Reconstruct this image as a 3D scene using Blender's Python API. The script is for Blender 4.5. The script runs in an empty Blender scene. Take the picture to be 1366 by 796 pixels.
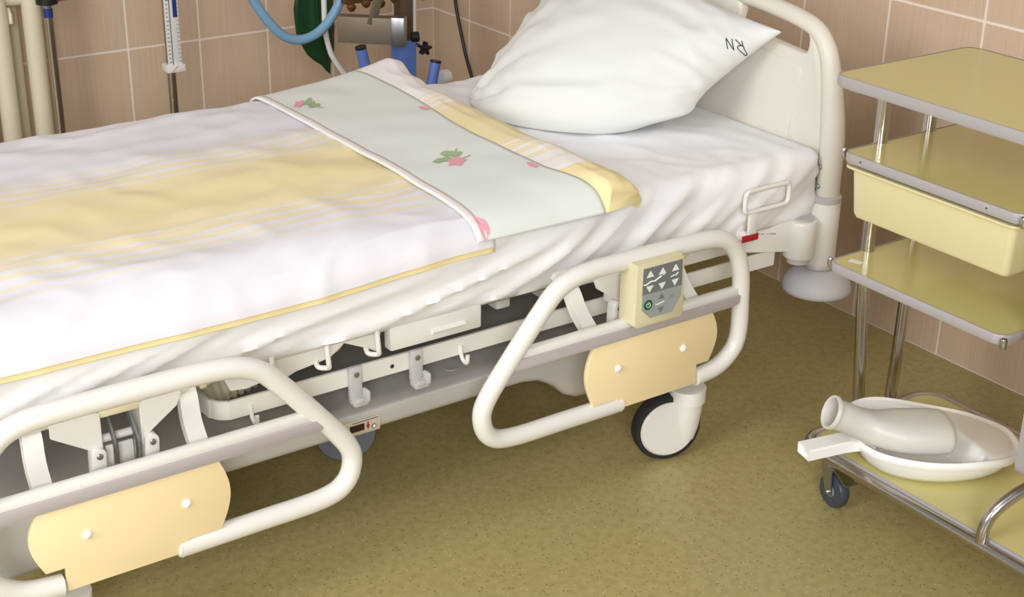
import bpy, bmesh, math, random
from mathutils import Vector, Matrix, noise
random.seed(7)
S = bpy.context.scene
COL = S.collection

# ------------------------------------------------------------------ camera
cam_d = bpy.data.cameras.new('camera'); cam = bpy.data.objects.new('camera', cam_d); COL.objects.link(cam)
S.camera = cam
YAW, PIT, ROL = math.radians(54.7586), math.radians(23.9603), math.radians(1.00596)
f_ = Vector((math.cos(YAW)*math.cos(PIT), math.sin(YAW)*math.cos(PIT), -math.sin(PIT)))
r_ = Vector((math.sin(YAW), -math.cos(YAW), 0)); u_ = r_.cross(f_)
r2 = math.cos(ROL)*r_ + math.sin(ROL)*u_; u2 = -math.sin(ROL)*r_ + math.cos(ROL)*u_
m = Matrix((r2, u2, -f_)).transposed().to_4x4(); m.translation = Vector((-2.768, -4.434, 1.6))
cam.matrix_world = m
cam_d.sensor_width = 36; cam_d.lens = 1972.2*36/1366; cam_d.clip_start = .05

# ------------------------------------------------------------------ world and lights
w = bpy.data.worlds.new('world'); S.world = w; w.use_nodes = True
bg = w.node_tree.nodes['Background']; bg.inputs[0].default_value = (1.0, .985, .965, 1); bg.inputs[1].default_value = .31
def area(name, loc, target, size, size_y, power, col):
    l = bpy.data.lights.new(name, 'AREA'); l.shape = 'RECTANGLE'; l.size = size; l.size_y = size_y
    l.energy = power; l.color = col
    o = bpy.data.objects.new(name, l); COL.objects.link(o); o.location = loc
    o.rotation_euler = (Vector(target)-Vector(loc)).to_track_quat('-Z', 'Y').to_euler()
    return o
area('ceiling_light', (-2.7, -3.0, 2.75), (-2.6, -2.9, 0), 1.8, 1.4, 17, (1, .99, .97))
area('added_rear_key', (-4.5, -7.2, 2.8), (-1.0, -2.2, .4), 2.0, 1.7, 225, (1, .99, .98))  # key light added behind the camera to brighten upright sides, not an actual window
area('added_side_fill', (-5.3, -3.3, 2.0), (-.4, -2.6, .6), 1.5, 1.5, 88, (1, .985, .97))  # fill added from the foot side to brighten the head wall, no real window
vs = S.view_settings; vs.view_transform = 'Standard'; vs.look = 'None'; vs.gamma = 1; vs.use_curve_mapping = False
vs.exposure = -.08

# ------------------------------------------------------------------ materials
def lin(c):
    return tuple(((x/255)/12.92 if x/255 <= .04045 else ((x/255+.055)/1.055)**2.4) for x in c)
MATS = {}
def mat(name, rgb, rough=.5, metal=0, bump=None, spec=.5, trans=0, sss=0, alpha=None, vary=None):
    m = bpy.data.materials.new(name); m.use_nodes = True; nt = m.node_tree
    b = nt.nodes['Principled BSDF']; c = lin(rgb)
    b.inputs['Base Color'].default_value = (*c, 1); b.inputs['Roughness'].default_value = rough
    b.inputs['Metallic'].default_value = metal; b.inputs['Specular IOR Level'].default_value = spec
    if trans: b.inputs['Transmission Weight'].default_value = trans
    if sss:
        b.inputs['Subsurface Weight'].default_value = sss; b.inputs['Subsurface Radius'].default_value = (.02, .02, .02)
    tc = nt.nodes.new('ShaderNodeTexCoord')
    if vary:
        sc, amt = vary
        n = nt.nodes.new('ShaderNodeTexNoise'); n.inputs['Scale'].default_value = sc; n.inputs['Detail'].default_value = 4
        nt.links.new(tc.outputs['Object'], n.inputs['Vector'])
        r = nt.nodes.new('ShaderNodeValToRGB')
        r.color_ramp.elements[0].color = (*[x*(1-amt) for x in c], 1); r.color_ramp.elements[0].position = .3
        r.color_ramp.elements[1].color = (*[min(1, x*(1+amt)) for x in c], 1); r.color_ramp.elements[1].position = .7
        nt.links.new(n.outputs['Fac'], r.inputs['Fac']); nt.links.new(r.outputs['Color'], b.inputs['Base Color'])
    if bump:
        sc, st, ds = bump
        n = nt.nodes.new('ShaderNodeTexNoise'); n.inputs['Scale'].default_value = sc; n.inputs['Detail'].default_value = 3
        nt.links.new(tc.outputs['Object'], n.inputs['Vector'])
        bp = nt.nodes.new('ShaderNodeBump'); bp.inputs['Strength'].default_value = st; bp.inputs['Distance'].default_value = ds
        nt.links.new(n.outputs['Fac'], bp.inputs['Height']); nt.links.new(bp.outputs['Normal'], b.inputs['Normal'])
    MATS[name] = m
    return m
mat('bed_paint', (234, 232, 226), .28, bump=(500, .05, .001))
mat('headboard_plastic', (226, 222, 211), .42, bump=(900, .08, .001))
mat('grey_plastic', (196, 194, 193), .45)
mat('bumper_grey', (205, 205, 210), .5)
mat('base_grey', (188, 184, 178), .45)
mat('strip_grey', (184, 176, 176), .42)
mat('yellow_panel', (252, 231, 184), .4)
mat('screw_white', (245, 242, 235), .3)
mat('black_rubber', (38, 38, 40), .55)
mat('caster_rubber', (62, 68, 80), .4)
mat('caster_rim', (128, 136, 150), .4)
mat('fifth_tyre', (122, 124, 132), .5)
mat('steel', (190, 185, 180), .22, 1, bump=(300, .04, .001))
mat('zinc', (170, 175, 178), .35, 1)
mat('brushed_steel', (128, 118, 102), .55, .5)
mat('beige_plastic', (222, 214, 178), .4)
mat('keypad_dark', (118, 124, 124), .5)
mat('keypad_light', (160, 166, 168), .5)
mat('icon_grey', (120, 126, 128), .5)
mat('icon_white', (245, 245, 240), .5)
mat('button_green', (8, 92, 56), .4)
mat('red_label', (170, 25, 30), .5)
mat('label_white', (240, 236, 228), .5)
mat('ink', (40, 42, 44), .6)
mat('display_dark', (50, 22, 22), .2)
mat('dark_deck', (120, 112, 100), .6)
mat('bellows', (205, 196, 176), .6)
mat('sheet', (248, 248, 251), .85, bump=(700, .12, .001))
mat('pillow_cloth', (229, 231, 229), .85, bump=(700, .12, .001))
mat('cuff_cloth', (224, 229, 225), .85, bump=(700, .12, .001))
mat('duvet_yellow', (240, 224, 166), .85, bump=(700, .12, .001))
mat('hem_pink', (236, 230, 229), .85)
mat('print_pink', (232, 165, 178), .85)
mat('print_green', (160, 183, 138), .85)
mat('shelf_laminate', (203, 194, 130), .17, vary=(2.0, .03))
mat('edge_band', (168, 163, 164), .4)
mat('bin_plastic', (220, 211, 166), .38)
mat('bedpan_white', (246, 245, 243), .3, sss=.15)
mat('radiator_paint', (222, 216, 192), .4)
mat('equip_blue', (92, 122, 196), .4)
mat('hose_blue', (128, 172, 204), .35)
mat('tube_white', (225, 226, 224), .4)
mat('dark_column', (92, 72, 56), .45)
mat('leaf_green', (18, 62, 30), .35, vary=(9, .35))
mat('black_plastic', (22, 22, 24), .4)
mat('red_plastic', (190, 50, 35), .4)
mat('scale_white', (228, 228, 226), .4)
mat('scale_blue', (30, 50, 120), .5)
mat('grout', (236, 226, 215), .8)
mat('brass_brown', (120, 84, 52), .35, .6)

# urinal: milky translucent plastic
m = mat('urinal_plastic', (236, 233, 226), .42, sss=.3)
b = m.node_tree.nodes['Principled BSDF']; b.inputs['Transmission Weight'].default_value = .25

# tile: fine vertical streaks in object space, slightly different in each tile
m = bpy.data.materials.new('tile'); m.use_nodes = True; nt = m.node_tree; b = nt.nodes['Principled BSDF']; MATS['tile'] = m
b.inputs['Roughness'].default_value = .3
tc = nt.nodes.new('ShaderNodeTexCoord'); mp = nt.nodes.new('ShaderNodeMapping'); mp.inputs['Scale'].default_value = (70, 70, 1.2)
oi = nt.nodes.new('ShaderNodeObjectInfo'); vm = nt.nodes.new('ShaderNodeVectorMath'); vm.operation = 'ADD'
nt.links.new(tc.outputs['Object'], mp.inputs['Vector']); nt.links.new(mp.outputs['Vector'], vm.inputs[0])
mu = nt.nodes.new('ShaderNodeMath'); mu.operation = 'MULTIPLY'; mu.inputs[1].default_value = 60
nt.links.new(oi.outputs['Random'], mu.inputs[0]); nt.links.new(mu.outputs[0], vm.inputs[1])
n = nt.nodes.new('ShaderNodeTexNoise'); n.inputs['Scale'].default_value = 1; n.inputs['Detail'].default_value = 5; n.inputs['Roughness'].default_value = .65
nt.links.new(vm.outputs[0], n.inputs['Vector'])
cr = nt.nodes.new('ShaderNodeValToRGB'); cr.color_ramp.elements[0].position = .3; cr.color_ramp.elements[1].position = .7
cr.color_ramp.elements[0].color = (*lin((203, 178, 154)), 1); cr.color_ramp.elements[1].color = (*lin((216, 193, 170)), 1)
nt.links.new(n.outputs['Fac'], cr.inputs['Fac']); nt.links.new(cr.outputs['Color'], b.inputs['Base Color'])

# floor: speckled olive vinyl
m = bpy.data.materials.new('floor_vinyl'); m.use_nodes = True; nt = m.node_tree; b = nt.nodes['Principled BSDF']; MATS['floor_vinyl'] = m
b.inputs['Roughness'].default_value = .36
tc = nt.nodes.new('ShaderNodeTexCoord')
n = nt.nodes.new('ShaderNodeTexNoise'); n.inputs['Scale'].default_value = 55; n.inputs['Detail'].default_value = 6
nt.links.new(tc.outputs['Object'], n.inputs['Vector'])
cr = nt.nodes.new('ShaderNodeValToRGB'); e = cr.color_ramp.elements
e[0].position = .36; e[0].color = (*lin((164, 151, 98)), 1); e[1].position = .62; e[1].color = (*lin((176, 162, 110)), 1)
nt.links.new(n.outputs['Fac'], cr.inputs['Fac'])
def speck(scale, lo, rgb, prev):
    v = nt.nodes.new('ShaderNodeTexVoronoi'); v.inputs['Scale'].default_value = scale; v.inputs['Randomness'].default_value = 1
    nt.links.new(tc.outputs['Object'], v.inputs['Vector'])
    sp = nt.nodes.new('ShaderNodeSeparateColor'); nt.links.new(v.outputs['Color'], sp.inputs[0])
    g = nt.nodes.new('ShaderNodeMath'); g.operation = 'GREATER_THAN'; g.inputs[1].default_value = lo
    nt.links.new(sp.outputs[0], g.inputs[0])
    l = nt.nodes.new('ShaderNodeMath'); l.operation = 'LESS_THAN'; l.inputs[1].default_value = .33
    nt.links.new(v.outputs['Distance'], l.inputs[0])
    k = nt.nodes.new('ShaderNodeMath'); k.operation = 'MULTIPLY'
    nt.links.new(g.outputs[0], k.inputs[0]); nt.links.new(l.outputs[0], k.inputs[1])
    x = nt.nodes.new('ShaderNodeMix'); x.data_type = 'RGBA'; x.inputs['B'].default_value = (*lin(rgb), 1)
    nt.links.new(k.outputs[0], x.inputs['Factor']); nt.links.new(prev, x.inputs['A'])
    return x.outputs['Result']
o1 = speck(190, .90, (118, 102, 62), cr.outputs['Color']); o2 = speck(170, .95, (196, 184, 140), o1)
nt.links.new(o2, b.inputs['Base Color'])

# duvet: white cotton with a yellow band that breaks up into stripes; position across the bed is object y
def stripe_mat(name, white, near_tip=None):
    m = bpy.data.materials.new(name); m.use_nodes = True; nt = m.node_tree; b = nt.nodes['Principled BSDF']; MATS[name] = m
    b.inputs['Roughness'].default_value = .85; L = nt.links.new
    def N(t, **k):
        x = nt.nodes.new(t)
        for a, v in k.items(): setattr(x, a, v)
        return x
    def M(op, a, bb=None, c=None, clamp=False):
        x = N('ShaderNodeMath', operation=op, use_clamp=clamp)
        for i, v in enumerate((a, bb, c)):
            if v is None: continue
            if isinstance(v, (int, float)): x.inputs[i].default_value = v
            else: L(v, x.inputs[i])
        return x.outputs[0]
    tc = N('ShaderNodeTexCoord'); se = N('ShaderNodeSeparateXYZ'); L(tc.outputs['Object'], se.inputs[0])
    mp = N('ShaderNodeMapping'); mp.inputs['Scale'].default_value = (2.6, 7, 0); L(tc.outputs['Object'], mp.inputs[0])
    nz = N('ShaderNodeTexNoise'); nz.inputs['Scale'].default_value = 1; nz.inputs['Detail'].default_value = 2; L(mp.outputs[0], nz.inputs['Vector'])
    wob = M('MULTIPLY', M('SUBTRACT', nz.outputs['Fac'], .5), .055)
    y = M('ADD', se.outputs['Y'], wob)
    d = M('ABSOLUTE', M('SUBTRACT', y, -.095))               # distance from the middle of the band
    duty = M('SUBTRACT', .92, M('DIVIDE', M('SUBTRACT', d, .115), .21), clamp=True)
    ph = M('FRACT', M('MULTIPLY', d, 29.0))
    inner = M('LESS_THAN', d, .108)
    st = M('MAXIMUM', M('LESS_THAN', ph, duty), inner)
    ph2 = M('FRACT', M('MULTIPLY', d, 61.0))
    st2 = M('MULTIPLY', M('GREATER_THAN', ph2, .86), M('GREATER_THAN', d, .06))
    fac = M('MULTIPLY', st, M('SUBTRACT', 1.0, M('MULTIPLY', st2, .45)))
    fac = M('MULTIPLY', fac, M('ADD', .45, M('MULTIPLY', duty, .55)))
    fac = M('MULTIPLY', fac, .95)
    if near_tip is not None:
        fac = M('MAXIMUM', fac, M('LESS_THAN', se.outputs['Y'], near_tip))
    mx = N('ShaderNodeMix', data_type='RGBA'); mx.inputs['A'].default_value = (*lin(white), 1); mx.inputs['B'].default_value = (*lin((240, 226, 174)), 1)
    L(fac, mx.inputs['Factor']); L(mx.outputs['Result'], b.inputs['Base Color'])
    n2 = N('ShaderNodeTexNoise'); n2.inputs['Scale'].default_value = 600; L(tc.outputs['Object'], n2.inputs['Vector'])
    bp = N('ShaderNodeBump'); bp.inputs['Strength'].default_value = .12; bp.inputs['Distance'].default_value = .001
    L(n2.outputs['Fac'], bp.inputs['Height']); L(bp.outputs['Normal'], b.inputs['Normal'])
stripe_mat('duvet_stripes', (232, 230, 236))
stripe_mat('roll_stripes', (244, 240, 240), near_tip=-.400)

# ------------------------------------------------------------------ helpers
def V(*a): return Vector(a)
def org(p):
    o = Vector((0, 0, 0))
    while p is not None:
        o = o + p.location; p = p.parent
    return o
def ob(name, verts, faces, mt, parent=None, smooth=True, sharp=None, label=None):
    o0 = org(parent)
    me = bpy.data.meshes.new(name); me.from_pydata([tuple(Vector(v)-o0) for v in verts], [], faces)
    bm = bmesh.new(); bm.from_mesh(me); bmesh.ops.recalc_face_normals(bm, faces=bm.faces); bm.to_mesh(me); bm.free()
    me.materials.append(MATS[mt])
    if smooth:
        me.polygons.foreach_set('use_smooth', [True]*len(me.polygons))
        me.set_sharp_from_angle(angle=math.radians(sharp or 40))
    o = bpy.data.objects.new(name, me); COL.objects.link(o); o.parent = parent
    if label: o['label'] = label
    return o
def thing(name, label, cat, loc, group=None):
    o = bpy.data.objects.new(name, None); COL.objects.link(o); o.location = loc; o.empty_display_size = .1
    o['label'] = label; o['category'] = cat
    if group: o['group'] = group
    return o
def tag(o, label, cat, group=None):
    o['label'] = label; o['category'] = cat
    if group: o['group'] = group
    return o
def copyob(src, parent, dv):
    c = src.copy(); COL.objects.link(c); c.parent = parent; c.location = src.location + Vector(dv); return c

class G:                                         # geometry collector
    def __init__(s): s.v = []; s.f = []
    def add(s, vs, fs):
        k = len(s.v); s.v += [Vector(x) for x in vs]; s.f += [[i+k for i in f] for f in fs]; return s
    def bm(s, bm):
        bm.verts.ensure_lookup_table(); k = len(s.v); s.v += [v.co.copy() for v in bm.verts]
        s.f += [[v.index+k for v in f.verts] for f in bm.faces]; bm.free(); return s
    def box(s, lo, hi, bev=0, seg=2, rot=None, ctr=None):
        bm = bmesh.new(); bmesh.ops.create_cube(bm, size=1)
        lo, hi = Vector(lo), Vector(hi); c = (lo+hi)/2; d = hi-lo
        for v in bm.verts: v.co = Vector((v.co.x*d.x, v.co.y*d.y, v.co.z*d.z))
        if bev: bmesh.ops.bevel(bm, geom=bm.edges[:], offset=bev, segments=seg, affect='EDGES', profile=.5)
        for v in bm.verts:
            p = v.co
            if rot is not None: p = rot @ p
            v.co = p + c
        return s.bm(bm)
    def tube(s, pts, r, seg=12, cap=True, rs=None, flat=None):
        pts = [Vector(p) for p in pts]; n = len(pts); rings = []
        t0 = (pts[1]-pts[0]).normalized(); up = V(0, 0, 1) if abs(t0.z) < .9 else V(1, 0, 0)
        if flat: up = Vector(flat[1])
        a = (up - t0*up.dot(t0)).normalized()
        for i in range(n):
            t = (pts[min(i+1, n-1)]-pts[max(i-1, 0)]).normalized()
            a = (a - t*a.dot(t)).normalized(); b = t.cross(a); R = rs[i] if rs else r
            fl = flat[0] if flat else 1
            rings.append([pts[i]+(a*math.cos(q)*fl+b*math.sin(q))*R for q in [2*math.pi*k/seg for k in range(seg)]])
        s.loft(rings, cap, cap); return s
    def loft(s, rings, c0=True, c1=True, closed=True):
        k = len(s.v); n = len(rings[0])
        for r in rings: s.v += [Vector(p) for p in r]
        for i in range(len(rings)-1):
            for j in range(n if closed else n-1):
                a = k+i*n+j; b = k+i*n+(j+1) % n; s.f.append([a, b, b+n, a+n])
        if c0: s.f.append([k+j for j in range(n)][::-1])
        if c1: s.f.append([k+(len(rings)-1)*n+j for j in range(n)])
        return s
    def lathe(s, prof, c, ax=(0, 0, 1), seg=24):       # prof: (radius, height along the axis)
        ax = Vector(ax).normalized(); q = V(0, 0, 1).rotation_difference(ax); c = Vector(c)
        s.loft([[c + q @ V(r*math.cos(2*math.pi*k/seg), r*math.sin(2*math.pi*k/seg), h) for k in range(seg)] for r, h in prof], True, True)
        return s
    def prism(s, poly, ax, lo, hi, bev=0, seg=2):      # poly in the two other axes, extruded along ax
        bm = bmesh.new()
        def P(p, h): return {0: V(h, p[0], p[1]), 1: V(p[0], h, p[1]), 2: V(p[0], p[1], h)}[ax]
        a = [bm.verts.new(P(p, lo)) for p in poly]; b_ = [bm.verts.new(P(p, hi)) for p in poly]
        f1 = bm.faces.new(a); f2 = bm.faces.new(b_[::-1]); n = len(poly)
        for i in range(n): bm.faces.new([a[i], b_[i], b_[(i+1) % n], a[(i+1) % n]])
        bmesh.ops.recalc_face_normals(bm, faces=bm.faces)
        if bev:
            ed = list({e for f in (f1, f2) for e in f.edges})
            bmesh.ops.bevel(bm, geom=ed, offset=bev, segments=seg, affect='EDGES', profile=.5)
        return s.bm(bm)
    def grid(s, rows, cu=False):
        return s.loft(rows, False, False, closed=cu)
    def ob(s, name, mt, parent=None, **k): return ob(name, s.v, s.f, mt, parent, **k)

def smooth_path(pts, n=6, closed=False):
    pts = [Vector(p) for p in pts]; out = []; N = len(pts)
    for i in range(N if closed else N-1):
        g = (lambda j: pts[j % N]) if closed else (lambda j: pts[max(0, min(N-1, j))])
        p0, p1, p2, p3 = g(i-1), g(i), g(i+1), g(i+2)
        for k in range(n):
            t = k/n
            out.append(.5*((2*p1)+(-p0+p2)*t+(2*p0-5*p1+4*p2-p3)*t*t+(-p0+3*p1-3*p2+p3)*t**3))
    if not closed: out.append(pts[-1])
    return out
def rrect(x0, x1, y0, y1, r, n=6):
    out = []
    for cx, cy, a0 in ((x1-r, y1-r, 0), (x0+r, y1-r, 90), (x0+r, y0+r, 180), (x1-r, y0+r, 270)):
        for k in range(n+1):
            a = math.radians(a0+90*k/n); out.append((cx+r*math.cos(a), cy+r*math.sin(a)))
    return out
def text_mesh(txt, size):
    cu = bpy.data.curves.new('t', 'FONT'); cu.body = txt; cu.size = size; cu.align_x = 'CENTER'; cu.align_y = 'CENTER'
    o = bpy.data.objects.new('t', cu); COL.objects.link(o)
    dg = bpy.context.evaluated_depsgraph_get(); me = bpy.data.meshes.new_from_object(o.evaluated_get(dg))
    vs_ = [v.co.copy() for v in me.vertices]; fs_ = [list(p.vertices) for p in me.polygons]
    bpy.data.objects.remove(o); bpy.data.curves.remove(cu); bpy.data.meshes.remove(me)
    return vs_, fs_
def nz(x, y, z=0): return noise.noise(Vector((x, y, z)))
def sstep(a, b, x):
    t = max(0, min(1, (x-a)/(b-a))); return t*t*(3-2*t)
def interp(tab, x):
    if x <= tab[0][0]: return tab[0][1]
    for (a, b), (c, d) in zip(tab, tab[1:]):
        if x <= c: t = (x-a)/(c-a); t = t*t*(3-2*t); return b+(d-b)*t
    return tab[-1][1]

# ------------------------------------------------------------------ the room
fl = G().box((-5.2, -6.0, -.05), (.02, .02, 0)).ob('floor', 'floor_vinyl', smooth=False); fl['kind'] = 'structure'
fl['label'] = 'olive green speckled vinyl floor'
wb = G().box((-5.2, -.0018, 0), (.1, .1, 2.75)).ob('wall_back', 'grout', smooth=False)
wr = G().box((-.0018, -6.0, 0), (.1, -.0018, 2.75)).ob('wall_right', 'grout', smooth=False)
wb['label'] = 'back wall of tall beige tiles behind the bed'; wr['label'] = 'right wall of tall beige tiles behind the headboard'
for o in (wb, wr): o['kind'] = 'structure'
bm = bmesh.new(); bmesh.ops.create_cube(bm, size=1)
bmesh.ops.bevel(bm, geom=bm.edges[:], offset=.006, segments=2, affect='EDGES')
tme = bpy.data.meshes.new('tile'); bm.to_mesh(tme); bm.free(); tme.materials.append(MATS['tile'])
zs = [0, .407, .835, 1.262, 1.69, 2.117, 2.545, 2.75]
gap = .0068
def tile(parent, c, d):
    o = bpy.data.objects.new('tile', tme); COL.objects.link(o); o.parent = parent; o.location = c; o.scale = d
xs = [0, -.168]
while xs[-1] > -4.0: xs.append(xs[-1]-.2415)
ys = [-.004, -.238, -.480]
for k in range(5): ys.append(-.480-.262*(k+1))
while ys[-1] > -5.0: ys.append(ys[-1]-.2775)
for a, b in zip(xs, xs[1:]):
    for c, d in zip(zs, zs[1:]): tile(wb, ((a+b)/2, 0, (c+d)/2), (a-b-gap, .006, d-c-gap))
for a, b in zip(ys, ys[1:]):
    for c, d in zip(zs, zs[1:]): tile(wr, (0, (a+b)/2, (c+d)/2), (.006, a-b-gap, d-c-gap))

# ------------------------------------------------------------------ hospital bed
YC = -1.82
bed = thing('hospital_bed', 'cream white hospital bed with tubular side rails, yellow rail panels and grey base', 'bed', (-1.5, YC, 0))
YR = -2.40                                    # plane of the near side rails
railc = [(-.862, .200), (-.80, .209), (-.757, .240), (-.744, .285), (-.747, .36), (-.754, .42), (-.775, .47), (-.825, .503), (-.936, .509),
         (-1.081, .509), (-1.170, .505), (-1.225, .486), (-1.265, .447), (-1.33, .370), (-1.383, .302), (-1.396, .262), (-1.380, .220), (-1.331, .201), (-1.2, .199), (-1.063, .198)]
MIR = -1.396-1.674
def build_rail(mir):
    X = (lambda x: MIR-x) if mir else (lambda x: x)
    def bx(g, x0, x1, y0, y1, z0, z1, bev=0):
        a, b = sorted((X(x0), X(x1))); return g.box((a, y0, z0), (b, y1, z1), bev)
    path = smooth_path([(X(x), YR, z) for x, z in railc], 5)
    rail = G().tube(path, .0185, 16).ob('side_rail', 'bed_paint', bed, label='white bent tube side rail by the pillow end' if not mir else 'white bent tube side rail at the foot end')
    # cross bar: rounded white top profile with the grey grip strip below it
    bx(G(), -1.318, -.762, YR-.012, YR+.010, .364, .385, .007).ob('cross_bar', 'bed_paint', rail)
    poly = [(X(x), z) for x, z in ((-1.330, .3475), (-.778, .3475), (-.764, .353), (-.762, .3695), (-1.322, .3695), (-1.336, .354))]
    G().prism(poly, 1, YR-.017, YR-.006, .002).ob('grip_strip', 'strip_grey', rail)
    # yellow board with bulging ends, notched for the tube ends
    P = [(-1.137, .352)]
    P += [(-1.137-.020*math.sin(math.pi*t), .352-.135*t) for t in [k/12 for k in range(1, 12)]]
    P += [(-1.137, .216), (-1.078, .216), (-1.078, .192), (-.868, .192), (-.868, .236), (-.836, .236)]
    P += [(-.836+.020*math.sin(math.pi*t), .236+.116*t) for t in [k/12 for k in range(1, 12)]] + [(-.836, .352)]
    G().prism([(X(x), z) for x, z in P], 1, YR-.012, YR-.001, .0015).ob('rail_panel', 'yellow_panel', rail)
    for x in (-1.078, -.908):
        G().lathe([(.0, -.001), (.0085, 0), (.008, .003), (.004, .006), (.0, .0068)][1:], (X(x), YR-.012, .285), (0, -1, 0), 16).ob('screw_cap', 'screw_white', rail)
    # plug in the tube end
    G().lathe([(.0165, -.001), (.0165, .002), (.013, .004)], (X(-1.0615), YR, .198), (-1 if mir else 1, 0, 0), 16).ob('end_plug', 'bed_paint', rail)
    # curved swing arms
    for x in (-1.135, -.87):
        prof = smooth_path([(0, YR+.12, .455), (0, YR+.085, .430), (0, YR+.060, .390), (0, YR+.010, .345), (0, YR-.002, .325)], 5)
        rings = []
        for i, p in enumerate(prof):
            t = (prof[min(i+1, len(prof)-1)]-prof[max(i-1, 0)]).normalized(); nn = V(0, -t.z, t.y)
            xx = X(x+.02*(i/len(prof)))
            rings.append([V(xx+sx*.016, p.y+nn.y*q*.009, p.z+nn.z*q*.009) for sx, q in ((-1, -1), (1, -1), (1, 1), (-1, 1))])
        G().loft(rings).ob('swing_arm', 'bed_paint', rail)
    # pivot shaft with nut
    G().tube([(X(-1.13), YR+.085, .448), (X(-.855), YR+.085, .448)], .011, 12).ob('pivot_shaft', 'bed_paint', rail)
    for x in (-1.155, -.845): G().lathe([(.013, 0), (.013, .008), (.009, .009), (.009, .016)], (X(x), YR+.085, .448), (1 if (x > -1) != mir else -1, 0, 0), 10).ob('nut', 'beige_plastic', rail)
    # latch bracket: two tapered plates on either side of a steel spring latch
    yb = YR+.045
    for pts in ([(-1.105, .462), (-1.035, .462), (-1.035, .398), (-1.095, .44)], [(-.965, .462), (-.885, .462), (-.885, .440), (-.965, .388)]):
        G().prism([(X(a), b) for a, b in pts], 1, yb-.003, yb+.003).ob('bracket_plate', 'bed_paint', rail, smooth=False)
    for x in (-1.035, -.965):
        bx(G(), x-.002, x+.002, yb, yb+.05, .385, .462).ob('bracket_web', 'bed_paint', rail, smooth=False)
    bx(G(), -1.033, -.967, yb-.002, yb+.03, .452, .464, .003).ob('latch_cover', 'beige_plastic', rail)
    for x in (-1.018, -.982):
        pts = smooth_path([(X(x), yb+.02, .452), (X(x)+.002, yb+.008, .43), (X(x)+.004, yb-.004, .40), (X(x)+.006, yb+.004, .36), (X(x)+.008, yb+.008, .335)], 4)
        G().tube(pts, .004, 8, flat=(2.2, (0, 1, 0))).ob('latch_spring', 'zinc', rail)
    G().tube([(X(-1.03), yb+.018, .405), (X(-.97), yb+.018, .405)], .007, 10).ob('latch_rod', 'bed_paint', rail)
    bx(G(), -1.022, -.975, yb+.012, yb+.018, .325, .392, .002).ob('latch_plate', 'bed_paint', rail)
    for x in (-1.046, -.956):
        pl = [(X(x)+.012*math.cos(a), .392+.012*math.sin(a)) for a in [math.pi*k/10 for k in range(11)]] + [(X(x)-.014, .33), (X(x)+.008, .33)]
        lv = G().prism([(y_, z_) for y_, z_ in pl], 1, yb-.012, yb+.012, .002).ob('latch_lever', 'bed_paint', rail)
        G().lathe([(.0055, 0), (.0055, .002), (.004, .003)], (X(x), yb-.012, .391), (0, -1, 0), 12).ob('bolt', 'zinc', rail)
    return rail
build_rail(False); build_rail(True)

# control panel clipped on the head rail
cp = G().prism([(-1.066, .512), (-.952, .512), (-.946, .505), (-.940, .385), (-.946, .376), (-1.058, .376), (-1.066, .384)], 1, YR-.040, YR+.012, .004, 2).ob('control_panel', 'beige_plastic', bed, label='beige hand control box with grey keypad')
yk = YR-.0402
def kp(poly, mt, nm, d=.0012, y0=0): return G().prism(poly, 1, yk-y0-d, yk-y0).ob(nm, mt, cp, smooth=False)
kp([(-1.051, .502), (-.953, .502), (-.951, .447), (-1.051, .447)], 'keypad_dark', 'keypad')
kp([(-1.051, .447), (-.951, .447), (-.952, .425), (-.972, .394), (-1.028, .394), (-1.051, .415)], 'keypad_light', 'keypad')
def tri(cx, cz, s, up, mt):
    k = 1 if up else -1
    kp([(cx-s, cz-k*s*.75), (cx+s, cz-k*s*.75), (cx, cz+k*s*.75)], mt, 'arrow_icon', .0008, .0012)
for cx in (-1.034, -1.003, -.970):
    tri(cx, .489, .009, True, 'icon_white'); tri(cx, .457, .009, False, 'icon_white')
tri(-1.003, .436, .008, True, 'icon_grey'); tri(-1.003, .406, .008, False, 'icon_grey')
def icon(pts, r, mt): G().tube([(x, yk-.0016, z) for x, z in pts], r, 6).ob('bed_icon', mt, cp)
icon([(-1.049, .469), (-1.044, .468), (-1.032, .473), (-1.022, .472), (-1.006, .479)], .0016, 'icon_white')
icon([(-.981, .471), (-.975, .473), (-.969, .472), (-.963, .477)], .0012, 'icon_white')
icon([(-1.017, .4205), (-1.012, .4195), (-.995, .4225)], .0012, 'icon_white')
icon([(-.982, .425), (-.978, .432), (-.974, .427), (-.970, .435)], .0007, 'keypad_dark')
G().lathe([(.0025, 0), (.0025, .0006), (.001, .0008)], (-1.000, yk-.0012, .4815), (0, -1, 0), 10).ob('bed_icon', 'icon_white', cp)
G().lathe([(.0105, 0), (.0105, .001), (.0095, .0016)], (-1.036, yk-.0012, .424), (0, -1, 0), 20).ob('power_button', 'button_green', cp)
ring = [(-1.036+.005*math.cos(a), yk-.003, .424+.005*math.sin(a)) for a in [math.radians(120+300*k/14) for k in range(15)]]
G().tube(ring, .0006, 6).tube([(-1.036, yk-.003, .424), (-1.036, yk-.003, .4305)], .0006, 6).ob('power_icon', 'icon_white', cp)

# base cover with wheel housings at both ends
XB = -1.56
half = [(0, .219), (.36, .219), (.40, .212), (.44, .190), (.47, .160), (.50, .146), (.56, .142), (.74, .142), (.78, .16), (.79, .19), (.79, .262)]
prof = [(XB+a, z) for a, z in half] + [(XB-a, z) for a, z in half[::-1][:-1]]
G().prism(prof, 1, -2.262, -1.38, .014, 4).ob('base_cover', 'base_grey', bed, sharp=50, label='long grey plastic base cover')
for x in (-1.33, -1.69): G().lathe([(.014, 0), (.014, .0015), (.008, .001)], (x, -2.19, .262), (0, 0, 1), 16).ob('cover_plug', 'base_grey', bed)
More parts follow.
